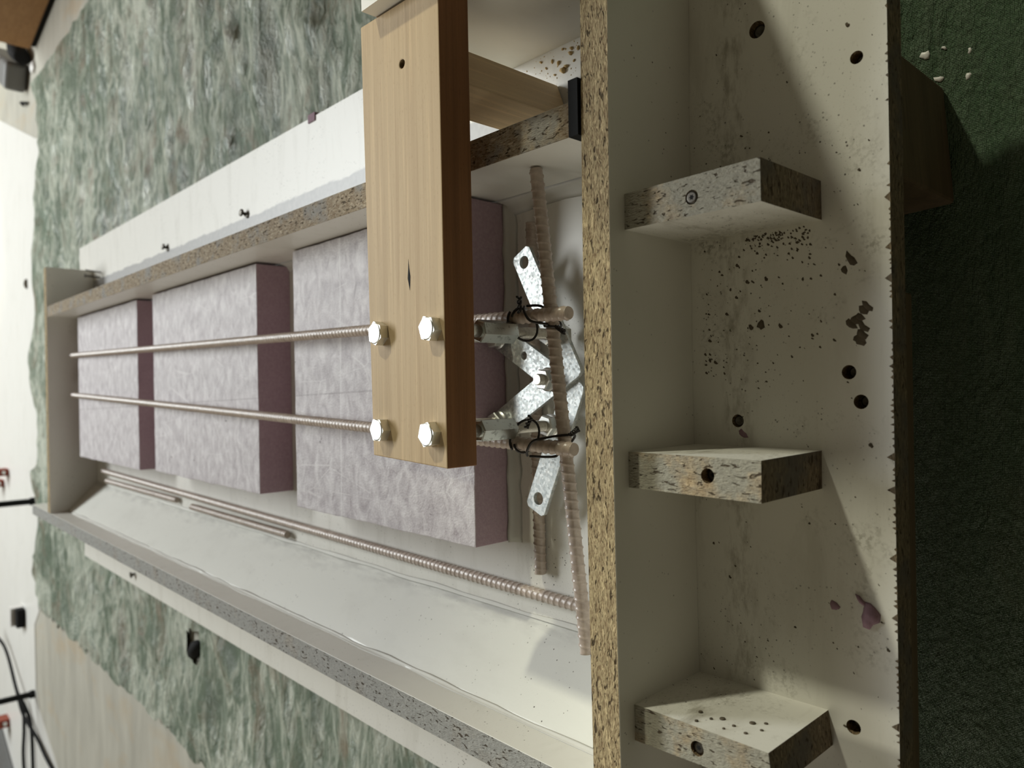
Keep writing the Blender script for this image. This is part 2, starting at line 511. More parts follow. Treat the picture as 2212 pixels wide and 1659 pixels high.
# ---------------------------------------------------------------- setting: floor, walls
ZF = -107.0
o = MB().box(-3000, 5200, -1500, 4800, ZF - 60, ZF - 1.5).build('floor', 'floor'); o['kind'] = 'structure'
o = MB().box(-3000, 5200, 4800, 4860, ZF - 60, 2700).build('wall_back', 'wall'); o['kind'] = 'structure'
o = MB().box(5200, 5260, -1500, 4860, ZF - 60, 2700).build('wall_right', 'wall'); o['kind'] = 'structure'

# ---------------------------------------------------------------- tarp
FAR = [(-665, 2321), (-571, 2405), (-484, 2344), (-414, 2339), (-333, 2358), (-309, 2395), (-264, 2371), (-231, 2290), (-196, 2266), (-163, 2300), (-96, 2338), (-26, 2390), (70, 2368), (182, 2348), (292, 2339), (370, 2301), (450, 2318), (524, 2320), (608, 2263), (657, 2190), (720, 2225), (784, 2267), (900, 2321)]
def far_edge(x):
    for (a, b), (c, d) in zip(FAR, FAR[1:]):
        if x <= c:
            k = max(0, (x - a) / (c - a)); k = k * k * (3 - 2 * k)
            return b + (d - b) * k
    return FAR[-1][1]
def tarp_h(x, y):
    p = Vector((x * 0.0035, y * 0.022, 0.3))
    h = 7.0 * noise.noise(p) + 4.0 * noise.noise(Vector((x * 0.009 + 7, y * 0.055, 2.0)))
    h += 2.0 * noise.noise(Vector((x * 0.03, y * 0.10, 5.0)))
    q = noise.noise(Vector((x * 0.002 + y * 0.004, y * 0.009 - x * 0.003, 9.0)))
    h += 9.0 * max(0, 0.25 - abs(q)) ** 1 * 4 * 0.5
    return 1.9 * h
tb = MB()
NX, NY = 170, 330
hole_c = (-474, 1076)
for j in range(NY + 1):
    v = j / NY
    for i in range(NX + 1):
        uu = i / NX
        x = -661 + uu * (893 + 661)
        ye = far_edge(x)
        y = -520 + v * (ye + 520)
        fr = 0
        if i == 0:
            x += 16 * noise.noise(Vector((0, y * 0.03, 1))) + 9 * math.sin(y * 0.11)
        h = tarp_h(x, y)
        edge = min(1.0, min(x + 661, 893 - x, ye - y) / 60.0)
        lift = 0.0
        if ye - y < 55:
            lift = 12 * (1 - (ye - y) / 55) * (0.5 + 0.5 * math.sin(x * 0.021))
        near = min(1.0, max(0.0, max(-345 - x, x - 258, -112 - y, y - 1385) / 60.0))
        z = ZF + max(1.0, 6 + h * (0.35 + 0.65 * max(0, edge)) * near) + lift
        if x + 661 < 70:
            z += 5 * (1 - (x + 661) / 70) * (1 + math.sin(y * 0.11))
        tb.v.append(Vector((x, y, z)))
for j in range(NY):
    for i in range(NX):
        a = j * (NX + 1) + i
        x, y = tb.v[a].x, tb.v[a].y
        if ((x - hole_c[0]) / 30) ** 2 + ((y - hole_c[1]) / 40) ** 2 < 1:
            continue
        tb.f.append([a, a + 1, a + NX + 2, a + NX + 1]); tb.mi.append(0); tb.sm.append(True)
tarp = tb.build('tarpaulin', 'tarp', origin=(0, 0, ZF))
tag(tarp, 'crumpled dusty green tarpaulin spread on the concrete under the white form', 'tarp')

fl = MB()
for k, (x, y, q) in enumerate([(165, -94, 3.0), (149, -101, 2.4), (146, -116, 2.0), (160, -117, 1.6), (166, -104, 1.4)]):
    fl.blob((x, y, ZF + 6.2), q, q * .8, 0.9, k, rot=k)
tag(fl.build('pale_flakes', 'white'), 'pale flakes lying on the dark tarp beside the timber block', 'flakes', kind='stuff')
# black rag poking out of the tear in the tarp
rb = MB()
rb.tube([(-490, 1098, -104), (-482, 1086, -100), (-470, 1070, -99), (-458, 1052, -102)], [6, 13, 14, 6], 10)
tag(rb.build('rag', 'black'), 'black rag lying in a torn hole of the green tarp below the form', 'rag')

# ---------------------------------------------------------------- the form
T = 19.0; H = 74.5
XL, XR = -239.5, 110.5
LEN = 1284.0
form = thing('concrete_form', (-45, 600, -18), 'long white melamine-faced chipboard casting form open at the top', 'casting form')

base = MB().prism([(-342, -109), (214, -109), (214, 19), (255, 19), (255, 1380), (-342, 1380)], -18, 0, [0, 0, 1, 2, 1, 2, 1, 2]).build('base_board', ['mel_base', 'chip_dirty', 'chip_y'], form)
HOLES = [((167, -42.4, 0), 4.6, 4.0), ((134.5, -94.6, 0), 3.2, 7.0), ((-20, -88.3, 0), 3.6, 8.0), ((-34.7, -93.9, 0), 3.6, 8.0), ((-45.7, -26.9, 0), 3.6, 2.2), ((-196.9, -87.5, 0), 3.6, 8.0)]
cut(base, HOLES)
for c, rr, d in HOLES:
    sc = MB()
    sc.lathe([(rr * 0.80, -d + 0.02), (rr * 0.80, -d + 0.7), (rr * 0.55, -d + 0.9), (rr * 0.35, -d + 0.3), (0.1, -d + 0.3)], c, seg=16)
    sc.build('screw', 'screw_dark', base)
# torn-out saw teeth along the front edge
te = MB()
rnd = random.Random(3)
x = -335.0
while x < 250:
    big = rnd.random()
    wv = rnd.uniform(1.2, 2.6) + (2.5 if big > 0.86 else 0)
    dp = rnd.uniform(0.5, 1.8) + (2.0 if big > 0.86 else 0)
    if x > 60 or x < 30:
        dens = 0.85 if x < 60 else 0.35
    else:
        dens = 1.0
    if rnd.random() < dens:
        te.add([(x, -109.15, 0.05), (x + wv, -109.15, 0.05), (x + wv * rnd.uniform(0.3, 0.7), -109 + dp, 0.25), (x, -109.3, -2.5), (x + wv, -109.3, -2.5)], [(0, 1, 2), (0, 3, 4, 1)])
    x += wv + rnd.uniform(0.2, 2.5)
te.build('chipped_edge', 'chip_dirty', base)['kind'] = 'stuff'

# bowed near end panel
ep = MB()
N = 24
xs = [-262 + (302.5 + 262) * i / N for i in range(N + 1)]
def bow(x): return 1.6 * (1 - ((x + 20) / 220.0) ** 2) if abs(x + 20) < 330 else 0
rings = []
for x in xs:
    b = -max(-2.5, bow(x)) * -1.0
    rings.append([(x, b, 0), (x, T + b, 0), (x, T + b, H), (x, b, H)])
vs = [p for r in rings for p in r]
fs = []; mi = []
for i in range(N):
    a, b = i * 4, (i + 1) * 4
    for k, mm_ in ((0, 0), (1, 0), (2, 1), (3, 0)):
        fs.append((a + k, a + (k + 1) % 4, b + (k + 1) % 4, b + k)); mi.append(mm_)
fs += [(3, 2, 1, 0), (N * 4, N * 4 + 1, N * 4 + 2, N * 4 + 3)]; mi += [1, 1]
ep.add(vs, fs, mi)
bevel(ep.build('end_panel', ['mel_clean', 'chip_x'], form), 0.3, 1)
o = MB().box(XL, 200, LEN, LEN + T, 0, 75.5, [0, 1, 0, 1, 0, 1]).build('end_panel', ['mel_clean', 'chip_x'], form)
bevel(o, 0.3, 1)
# side walls
o = MB().box(XR, XR + T, 27.5, LEN, 0, 74.7, [0, 1, 1, 0, 1, 0]).build('side_wall', ['mel', 'chip_y'], form)
bevel(o, 0.3, 1)
o['label'] = 'upper side wall with tan chipboard edge'
o = MB().box(XL - T, XL, T, 1439, 0, 74.7, [0, 1, 1, 0, 1, 0]).build('side_wall', ['mel', 'chip_grey'], form)
bevel(o, 0.3, 1)
o['label'] = 'lower side wall with cement-grey edge'
# sloped strip along the left wall
sl = MB()
n = 90
r0 = []
for i in range(n + 1):
    y = 20 + (LEN - 20) * i / n
    j1 = 1.1 * noise.noise(Vector((0, y * 0.06, 1)))
    j2 = 1.2 * noise.noise(Vector((0, y * 0.05, 4)))
    r0.append([(-191, y, 0), (-237.0 + j2, y, 46.0 - j2), (XL, y, 47.5 - j2), (XL, y, 0)])
vs = [p for r in r0 for p in r]; fs = []
for i in range(n):
    a, b = i * 4, i * 4 + 4
    for k in range(4):
        fs.append((a + k, a + (k + 1) % 4, b + (k + 1) % 4, b + k))
fs += [(0, 1, 2, 3), (n * 4 + 3, n * 4 + 2, n * 4 + 1, n * 4)]
sl.add(vs, fs)
sl.build('sloped_strip', 'mel_slope', form)
# caulk fillets
def bead(name, p0, p1, d1, d2, seed, mats='caulk', par=form, n=70, amp=0.18):
    b = MB()
    p0, p1 = Vector(p0), Vector(p1); d1, d2 = Vector(d1), Vector(d2)
    rs = []
    for i in range(n + 1):
        k = i / n
        p = p0.lerp(p1, k)
        s1 = 1 + amp * 2 * noise.noise(Vector((k * n * 0.35, seed, 0)))
        s2 = 1 + amp * 2 * noise.noise(Vector((k * n * 0.3, seed + 5, 0)))
        a, c = d1 * s1, d2 * s2
        rs.append([p, p + a, p + a * 0.62 + c * 0.16, p + a * 0.30 + c * 0.30, p + a * 0.13 + c * 0.60, p + c])
    b.rings(rs)
    return b.build(name, mats, par)
bead('caulk_bead', (XR, 28, 0), (XR, LEN, 0), (-9, 0, 0), (0, 0, 12), 1)
bead('caulk_bead', (-190.5, 20, 0), (-190.5, LEN - 1, 0), (2.4, 0, 0), (-1.2, 0, 1.2), 2, amp=0.5)
bead('caulk_bead', (XL, 20, 47), (XL, LEN - 1, 47), (2.6, 0, -0.6), (0, 0, 2.4), 3, amp=0.5)
bead('caulk_bead', (XL + 50, T + 1.5, 0), (XR, T + 1.5, 0), (0, 8, 0), (0, 0, 8), 4)
# three braces standing on the base against the near end panel
HB = 62.2
def brace(pr, pl, fr, fl, label, dark_h, screws):
    poly = [(pl, 1.4), (pr, 1.4), fr, fl]
    # CCW seen from above: left-back, ... front right
    poly = [fl, fr, (pr, 1.4), (pl, 1.4)]
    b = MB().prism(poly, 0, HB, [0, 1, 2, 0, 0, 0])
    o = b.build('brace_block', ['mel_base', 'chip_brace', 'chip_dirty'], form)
    o['label'] = label
    cut(o, [((sx, sy, HB), rr, d) for sx, sy, rr, d in screws])
    for sx, sy, rr, d in screws:
        s = MB()
        z = HB - d
        s.lathe([(rr * 0.86, z + 0.05), (rr * 0.86, z + 0.8), (rr * 0.62, z + 1.1)], (sx, sy, 0), seg=18, cap=True)
        st = []
        for i in range(12):
            a = math.pi * i / 6
            q = rr * (0.42 if i % 2 else 0.24)
            st.append((sx + q * math.cos(a), sy + q * math.sin(a)))
        s.prism(st, z + 1.0, z + 1.14, 1)
        s.build('screw', ['screw_dark', 'black'], o)
    return o
brace(76.3, 57.4, (77.8, -75.9), (57.8, -76.0), 'uppermost corner brace block with grey cement crust', 0, [(66.6, -39.8, 3.6, 1.0)])
brace(-59.8, -78.7, (-59.7, -73.9), (-79.3, -73.7), 'middle corner brace block with a deep screw hole', 0, [(-68.8, -46.0, 3.7, 6.0)])
brace(-192.9, -212.0, (-192.2, -74.9), (-209.3, -77.0), 'lowest corner brace block with a star-drive screw', 0, [(-203.2, -37.5, 3.7, 2.5)])
# rubber strip and filler between right wall and end panel
MB().box(109.8, 140.5, 20.6, 27.3, 66, 76.2).build('spacer_strip', 'black_rubber', form)
MB().box(110.6, 129.0, 20.6, 27.3, 0, 65.8).build('filler_strip', 'mel_clean', form)
# drops of cement left on the base board ledge
def px_crumbs():
    b = MB(); k = 0
    for (x, y, rx, ry, rz) in CR:
        b.blob((x, y, -0.02), rx, ry, rz, k, rot=random.Random(k).random() * 3); k += 1
    return b
CR = [(6.8, -41.8, 3.0, 1.9, 1.2), (35.9, -90.2, 3.6, 2.2, .5), (31, -87, 2.2, 1.6, .4)]
for k in range(9):
    CR.append((4.3 + 8 - 2.2 * k + random.uniform(-1, 1), -97 + 1.6 * k * (1 if k < 5 else 0.3) + random.uniform(-1, 1) - 0, 2.4 + random.random(), 1.8 + random.random(), 0.35))
rc = random.Random(11)
for k in range(130):                       # gritty cluster left of the first brace
    y = -32 - abs(rc.gauss(0, 1)) * 0 - rc.random() * 38
    x = 56 - abs(rc.gauss(0, 8)) * (0.5 + 0.5 * (-(y + 32) / 38))
    q = rc.uniform(0.25, 0.8)
    CR.append((x, y, q, q * rc.uniform(.6, 1), q * 0.6))
for k in range(110):
    x = rc.uniform(-25, 52); y = -6 - abs(rc.gauss(0, 34))
    if y < -104: continue
    q = abs(rc.gauss(0, 0.5)) + 0.2
    CR.append((x, y, q, q * rc.uniform(.5, 1), q * 0.5))
for k in range(150):
    x = rc.uniform(-230, 180); y = rc.uniform(-106, -4)
    q = abs(rc.gauss(0, 0.35)) + 0.15
    CR.append((x, y, q, q * rc.uniform(.5, 1), q * 0.4))
CR = [c for c in CR if not any(a - 1 < c[0] < b + 1 and c[1] > -78 for a, b in ((57, 78), (-79.5, -59.5), (-212, -192)))]
cr = px_crumbs().build('cement_crumbs', 'crumb')
tag(cr, 'dark crumbs of hardened cement scattered on the ledge between the brace blocks', 'cement crumbs', kind='stuff')
# crust on the sides of the left brace
b3 = MB()
for k, (y, z, q) in enumerate([(-30, 47, 1.2), (-38, 50, .9), (-42, 46, 1.6), (-50, 49, 1.0), (-55, 40, 1.7), (-60, 36, 1.1), (-62, 44, 1.0), (-48, 55, .8), (-34, 57, 1.0), (-58, 52, 1.1)]):
    c = Vector((-192.2, y, z))
    b3.lathe([(q, -0.3), (q * .9, 0.25), (q * .4, .4)], c, (1, 0, 0), 10)
tag(b3.build('cement_splash', 'crumb'), 'round grey cement drops dried on the white side of the lowest brace', 'cement drops', kind='stuff')

# foam scraps on the ledge
s = MB(); s.blob((-139.5, -96.5, 0), 6.5, 4.0, 3.5, 5, seg=12, rot=0.3); s.blob((-133, -92.5, 0), 3.0, 1.6, 1.6, 8, rot=0.8)
tag(s.build('foam_scrap', 'purple'), 'larger crumpled purple foam scrap near the chipped edge of the ledge', 'foam scrap', 'purple foam scraps on the ledge')
s = MB(); s.blob((-138.0, -79.1, 0), 3.4, 1.8, 0.8, 6, rot=1.0)
tag(s.build('foam_scrap', 'purple'), 'small oval purple foam scrap close to the larger crumpled one', 'foam scrap', 'purple foam scraps on the ledge')
s = MB(); s.blob((-52.8, -29.9, 0), 2.8, 2.2, 0.6, 7, rot=1.0)
tag(s.build('foam_scrap', 'purple'), 'flat purple foam scrap beside a screw hole just above the middle brace', 'foam scrap', 'purple foam scraps on the ledge')
s = MB().box(250, 258.5, 443, 457, -4, 1.2)
tag(s.build('tape_scrap', 'purple'), 'small purple scrap stuck on the white base board edge beside the green tarp', 'tape scrap')

# timber under the base
rot = Matrix.Translation((108, -84, 0)) @ Matrix.Rotation(math.radians(4), 4, 'Z')
o = MB().box(-34, 34, -22, 60, ZF + 6.2, -18, mat=rot).build('timber_block', 'wood_old'); bevel(o, 2, 2)
tag(o, 'dark weathered timber block under the chipped board edge at the upper right', 'timber block', 'timber supports under the form')
o = MB().box(-330, 20, -106, -66, -36, -18).build('timber_batten', 'wood_old'); bevel(o, 1, 2)
tag(o, 'dark timber batten under the chipped board edge at the lower right', 'batten')
for k, (x, y, lab) in enumerate([(-180, 1200, 'timber block under the far lower corner of the form'), (150, 1200, 'timber block under the far upper corner of the form')]):
    o = MB().box(x - 44, x + 44, y - 60, y + 60, ZF + 6.2, -18).build('timber_block', 'wood_old'); bevel(o, 2, 2)
    tag(o, 'dark ' + lab, 'timber block', 'timber supports under the form')

# ---------------------------------------------------------------- foam slabs on the floor of the form
def slab(y0, y1, x0, x1, h, label, seed):
    b = MB()
    nx, ny = 24, max(10, int((y1 - y0) / 8))
    def jit(k, s): return 0.9 * noise.noise(Vector((k * 0.21, s, seed))) + 0.5 * noise.noise(Vector((k * 0.9, s, seed)))
    top = {}; bot = {}
    vs = []
    def P(i, j, z):
        x = x0 + (x1 - x0) * i / nx; y = y0 + (y1 - y0) * j / ny
        if i == 0: x += jit(j, 1)
        if i == nx: x += jit(j, 2)
        if j == 0: y += jit(i, 3)
        if j == ny: y += jit(i, 4)
        zz = z
        if z > 1: zz += 0.25 * noise.noise(Vector((x * .03, y * .03, seed)))
        return (x, y, zz)
    for z in (0.0, h):
        for j in range(ny + 1):
            for i in range(nx + 1):
                vs.append(P(i, j, z))
    W_ = nx + 1; O = W_ * (ny + 1)
    fs = []
    for j in range(ny):
        for i in range(nx):
            a = j * W_ + i
            fs.append((a, a + W_, a + W_ + 1, a + 1))
            fs.append((O + a, O + a + 1, O + a + W_ + 1, O + a + W_))
    loop = [i for i in range(nx)] + [j * W_ + nx for j in range(ny)] + [ny * W_ + nx - i for i in range(nx)] + [(ny - j) * W_ for j in range(ny)]
    L = len(loop)
    for k in range(L):
        a, c = loop[k], loop[(k + 1) % L]
        fs.append((a, c, O + c, O + a))
    b.add(vs, fs)
    o = b.build('foam_slab', 'foam')
    bevel(o, 0.7, 2, 50)
    return tag(o, label, 'foam slab', 'pink foam slabs on the form floor')
slab(157, 424, -138, 109.0, 37.5, 'pink foam slab nearest the front, running under the wooden plank', 1)
slab(506, 836, -134, 108.0, 37.5, 'middle pink foam slab between the two dark gaps', 2)
slab(905, 1238, -138, 107.5, 37.5, 'farthest pink foam slab against the far end panel', 3)
bead('caulk_bead', (-139, 156.2, 0), (109, 156.2, 0), (0, -8, 0), (0, 0, 7), 8, n=60, amp=0.12)

# ---------------------------------------------------------------- rebar
def rebar(p0, p1, rad, label, group=None, seed=0):
    p0, p1 = Vector(p0), Vector(p1)
    ax = (p1 - p0); L = ax.length; ax.normalize()
    e1 = ax.orthogonal().normalized(); e2 = ax.cross(e1)
    seg = 24 if L < 400 else 16; step = 0.55 if L < 400 else 0.75
    pitch = 5.4
    b = MB(); rs = []
    n = int(L / step)
    for i in range(n + 1):
        s = L * i / n
        wob = 0.0
        ring = []
        for k in range(seg):
            a = 2 * math.pi * k / seg
            ph = ((s / pitch) + k / seg) % 1.0
            d = min(ph, 1 - ph)
            hgt = 0.62 * min(1.0, max(0.0, 1.8 - d / 0.08))
            rr = rad - 0.35 + hgt
            if i == 0 or i == n: rr *= 0.93
            ring.append(p0 + ax * s + (e1 * math.cos(a) + e2 * math.sin(a)) * rr)
        rs.append(ring)
    b.rings(rs)
    o = b.build('rebar', 'rebar')
    return tag(o, label, 'rebar', group)
G = 'ribbed reinforcing bars in the form'
TL, TR = Vector((-183.0, 48.5, 44.5)), Vector((109.3, 79.0, 49.5))
rebar(TL, TR, 4.3, 'ribbed bar lying crosswise beside the chipboard end panel edge, tied at two crossings', G)
RB0, RB1 = Vector((17.8, 48.3, 55.0)), Vector((41.6, 1261, 42.2))
LB0, LB1 = Vector((-61.6, 46.4, 54.6)), Vector((-28.7, 1266, 42.2))
rebar(RB0, RB1, 4.3, 'upper of the two long ribbed bars running over the pink foam slabs', G)
rebar(LB0, LB1, 4.3, 'lower of the two long ribbed bars running over the pink foam slabs', G)
rebar((-157, 126, 4.5), (91, 129, 4.5), 4.3, 'short ribbed bar lying crosswise on the form floor under the steel brackets', G)
rebar((-165.5, 1225, 4.5), (-172.6, 32, 4.5), 4.3, 'longest ribbed bar lying along the foot of the sloped strip', G)
rebar((-181.2, 1200, 4.8), (-179.4, 850, 4.8), 4.0, 'short ribbed bar piece beside the sloped strip, nearest the far end panel', G)
rebar((-182.4, 794, 4.8), (-182.0, 511, 4.8), 4.0, 'short ribbed bar piece with a dark cut end, midway along the sloped strip', G)

# ---------------------------------------------------------------- hanger plank with bolts, nuts, rods and flat brackets
PZ0, PZ1 = 95.0, 117.0
hang = thing('hanger_plank', (70, 130, PZ0), 'thick pine plank bolted across the form with four hex bolts', 'plank')
poly = [(-70.2, 85.7), (206.6, 87.5), (206.8, 172.0), (-66.6, 161.8)]
pl = MB()
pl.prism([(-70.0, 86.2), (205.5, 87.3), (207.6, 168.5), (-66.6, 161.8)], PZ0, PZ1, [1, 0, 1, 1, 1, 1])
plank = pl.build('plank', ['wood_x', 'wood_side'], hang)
BOLTS = [(9.4, 96.3), (-50.9, 98.6), (9.9, 149.6), (-50.0, 149.4)]
cut(plank, [((169.6, 123.4, PZ1), 2.6, 5.0), ])
bevel(plank, 0.7, 2)
sc = MB()
sc.lathe([(2.3, 111.9), (2.3, 112.6), (1.6, 112.9)], (169.6, 123.4, 0), seg=14)
sc.build('screw', 'screw_dark', plank)
# knots and splits
kn = MB()
kn.prism([(52.5, 120.2), (47, 119.5), (42, 118.4), (36, 118.8), (33.5, 119.0), (36, 119.8), (41, 121.2), (46, 120.6)], PZ1 - 0.3, PZ1 + 0.06)
kn.build('knot_split', 'black', plank)
def hexp(c, af, z0, z1, rot=0.0):
    R = af / math.sqrt(3)
    return [(c[0] + R * math.cos(rot + math.pi * i / 3), c[1] + R * math.sin(rot + math.pi * i / 3)) for i in range(6)]
def hexnut(b, c, af, z0, z1, rot=0.0, ch=0.8, mi=0, top=True, bot=True):
    R = af / math.sqrt(3)
    prof = []
    if bot: prof += [(R * 0.90, z0)]
    prof += [(R, z0 + (ch if bot else 0)), (R, z1 - (ch if top else 0))]
    if top: prof += [(R * 0.90, z1)]
    b.lathe(prof, (c[0], c[1], 0), seg=6, mi=mi, smooth=False, rot=rot)
def threaded(b, c, z0, z1, r, pitch=1.25, mi=0):
    n = int((z1 - z0) / (pitch / 4)); rs = []; seg = 14
    for i in range(n + 1):
        z = z0 + (z1 - z0) * i / n
        ring = []
        for k in range(seg):
            ph = ((z / pitch) - k / seg) % 1.0
            rr = r - 0.62 * (1 - abs(2 * ph - 1)) if 0 < i < n else r * .85
            a = 2 * math.pi * k / seg
            ring.append((c[0] + rr * math.cos(a), c[1] + rr * math.sin(a), z))
        rs.append(ring)
    b.rings(rs, mi)
for k, (bx, by) in enumerate(BOLTS):
    b = MB()
    hexnut(b, (bx, by), 13.0, PZ1 + 0.05, PZ1 + 5.6, rot=0.35 + 0.4 * k, ch=0.0, bot=False, top=False)
    hb = b.build('hex_bolt', 'steel', hang)
    hb2 = MB(); hb2.lathe([(6.7, PZ1 + 5.55), (6.1, PZ1 + 6.0), (5.9, PZ1 + 6.05)], (bx, by, 0), seg=28)
    hb2.build('bolt_face', 'steel', hb)
    b = MB()
    hexnut(b, (bx, by), 12.6, 55.5, 84.0, rot=0.2 + 0.35 * k, ch=0.7)
    cn = b.build('coupling_nut', 'steel_dirty', hang)
    cn['label'] = 'long zinc coupling nut'
    b = MB(); b.tube([(bx, by, 83.9), (bx, by, PZ0)], 3.9, 14)
    b.build('bolt_shank', 'steel', hang)
    b = MB(); threaded(b, (bx, by), 6.0, 55.6, 3.9)
    b.build('threaded_rod', 'thread', hang)

# flat L brackets: outline with holes, extruded
def plate(name, arms, corner, w, length, z, th, label, holes):
    """arms: two angles; outline of an L with chamfered ends and round holes"""
    cu = bpy.data.curves.new(name, 'CURVE'); cu.dimensions = '2D'; cu.fill_mode = 'BOTH'
    c = Vector((corner[0], corner[1]))
    d1 = Vector((math.cos(arms[0]), math.sin(arms[0]))); d2 = Vector((math.cos(arms[1]), math.sin(arms[1])))
    h = w / 2
    def side(d, other):
        nrm = Vector((-d.y, d.x))
        return nrm if nrm.dot(other) > 0 else -nrm
    n1, n2 = side(d1, d2), side(d2, d1)
    def isect(p, d, q, e):
        den = d.x * e.y - d.y * e.x
        k = ((q.x - p.x) * e.y - (q.y - p.y) * e.x) / den
        return p + d * k
    outer = isect(c - n1 * h, d1, c - n2 * h, d2)
    inner = isect(c + n1 * h, d1, c + n2 * h, d2)
    ch = 2.2
    def end(d, n, sgn):
        e = c + d * length
        return [e - n * h - d * ch, e - n * (h - ch), e + n * (h - ch), e + n * h - d * ch]
    pts = [outer + d1 * 3.5, outer + (d1 + d2) * 1.0] if False else []
    ro = 4.0
    pts = [outer + d2 * ro, outer + (d1 + d2) * ro * 0.29, outer + d1 * ro]
    pts += end(d1, n1, 1)
    pts += [inner]
    pts += list(reversed(end(d2, n2, 1)))
    loops = [pts]
    for d, hs in ((d1, holes[0]), (d2, holes[1])):
        for dist, rr in hs:
            hc = c + d * dist
            loops.append([hc + Vector((math.cos(2 * math.pi * i / 18), math.sin(2 * math.pi * i / 18))) * rr for i in range(18)])
    for lp in loops:
        sp = cu.splines.new('POLY'); sp.points.add(len(lp) - 1); sp.use_cyclic_u = True
        for p, q in zip(sp.points, lp):
            p.co = (q.x * MM, q.y * MM, 0, 1)
    cu.extrude = th / 2 * MM; cu.bevel_depth = 0.25 * MM; cu.bevel_resolution = 1
    tmp = bpy.data.objects.new(name, cu); COL.objects.link(tmp)
    bpy.context.view_layer.update()
    me = bpy.data.meshes.new_from_object(tmp.evaluated_get(bpy.context.evaluated_depsgraph_get()))
    bpy.data.objects.remove(tmp)
    me.name = name; me.materials.clear(); me.materials.append(M['galv'])
    o = bpy.data.objects.new(name, me); COL.objects.link(o)
    o.parent = hang
    o.location = Vector((0, 0, z)) * MM - world_loc(hang)
    o['label'] = label
    return o
R = math.radians
plate('flat_bracket', (R(28), R(119.5)), (-13.2, 83.0), 18, 92, 17.6, 2.4, 'galvanised flat bracket with its free arm pointing up', (((83.5, 4.6),), ()))
plate('flat_bracket', (R(156), R(60)), (-29.0, 83.0), 18, 89, 14.6, 2.4, 'galvanised flat bracket with its free arm pointing down', (((79.5, 4.6),), ((51.0, 3.2),)))
for k, (bx, by) in enumerate(BOLTS):
    zt = 18.9
    b = MB()
    b.lathe([(7.8, zt), (7.8, zt + 1.5), (4.0, zt + 1.5)], (bx, by, 0), seg=24)
    wa = b.build('washer', 'steel', hang)
    b = MB(); hexnut(b, (bx, by), 12.6, zt + 1.6, zt + 7.6, rot=0.3 * k)
    b.build('hex_nut', 'steel', hang)
    b = MB(); hexnut(b, (bx, by), 12.6, 7.0, 13.2, rot=0.5 * k)
    b.build('hex_nut', 'steel', hang)
b = MB()
mc = (-20.3, 101.0)
threaded(b, mc, 10, 30.0, 3.9)
b.build('bolt_stub', 'thread', hang)
b = MB(); b.lathe([(8.0, 18.9), (8.0, 20.2), (4, 20.2)], (mc[0], mc[1], 0), seg=24); b.build('washer', 'steel', hang)
b = MB(); hexnut(b, mc, 12.6, 20.3, 25.8, rot=0.4); b.build('hex_nut', 'steel', hang)

# ---------------------------------------------------------------- tie wires
def spline(pts, n=8):
    P = [Vector(p) for p in pts]; out = []
    for i in range(len(P) - 1):
        a = P[i - 1] if i > 0 else P[i]; b = P[i]; c = P[i + 1]; d = P[i + 2] if i + 2 < len(P) else P[i + 1]
        for k in range(n):
            t = k / n
            out.append(0.5 * ((2 * b) + (c - a) * t + (2 * a - 5 * b + 4 * c - d) * t * t + (3 * b - a - 3 * c + d) * t ** 3))
    out.append(P[-1]); return out
def loop_pts(c, ea, eb, n=28, turns=1.0, start=0.0, drift=(0, 0, 0)):
    c, ea, eb, dr = Vector(c), Vector(ea), Vector(eb), Vector(drift)
    return [c + ea * math.cos(start + 2 * math.pi * turns * i / n) + eb * math.sin(start + 2 * math.pi * turns * i / n) + dr * (i / n) for i in range(n + 1)]
def twist(b, p0, p1, r=1.0, turns=3, rad=0.75):
    p0, p1 = Vector(p0), Vector(p1); ax = (p1 - p0).normalized(); e1 = ax.orthogonal().normalized(); e2 = ax.cross(e1)
    for s in (0, math.pi):
        n = 24
        b.tube([p0.lerp(p1, i / n) + (e1 * math.cos(s + turns * 2 * math.pi * i / n) + e2 * math.sin(s + turns * 2 * math.pi * i / n)) * r * (1 + 0.5 * (i / n) ** 4) for i in range(n + 1)], rad, 6)
def ax_at(p0, p1, y):
    k = (y - p0.y) / (p1.y - p0.y); return p0.lerp(p1, k)
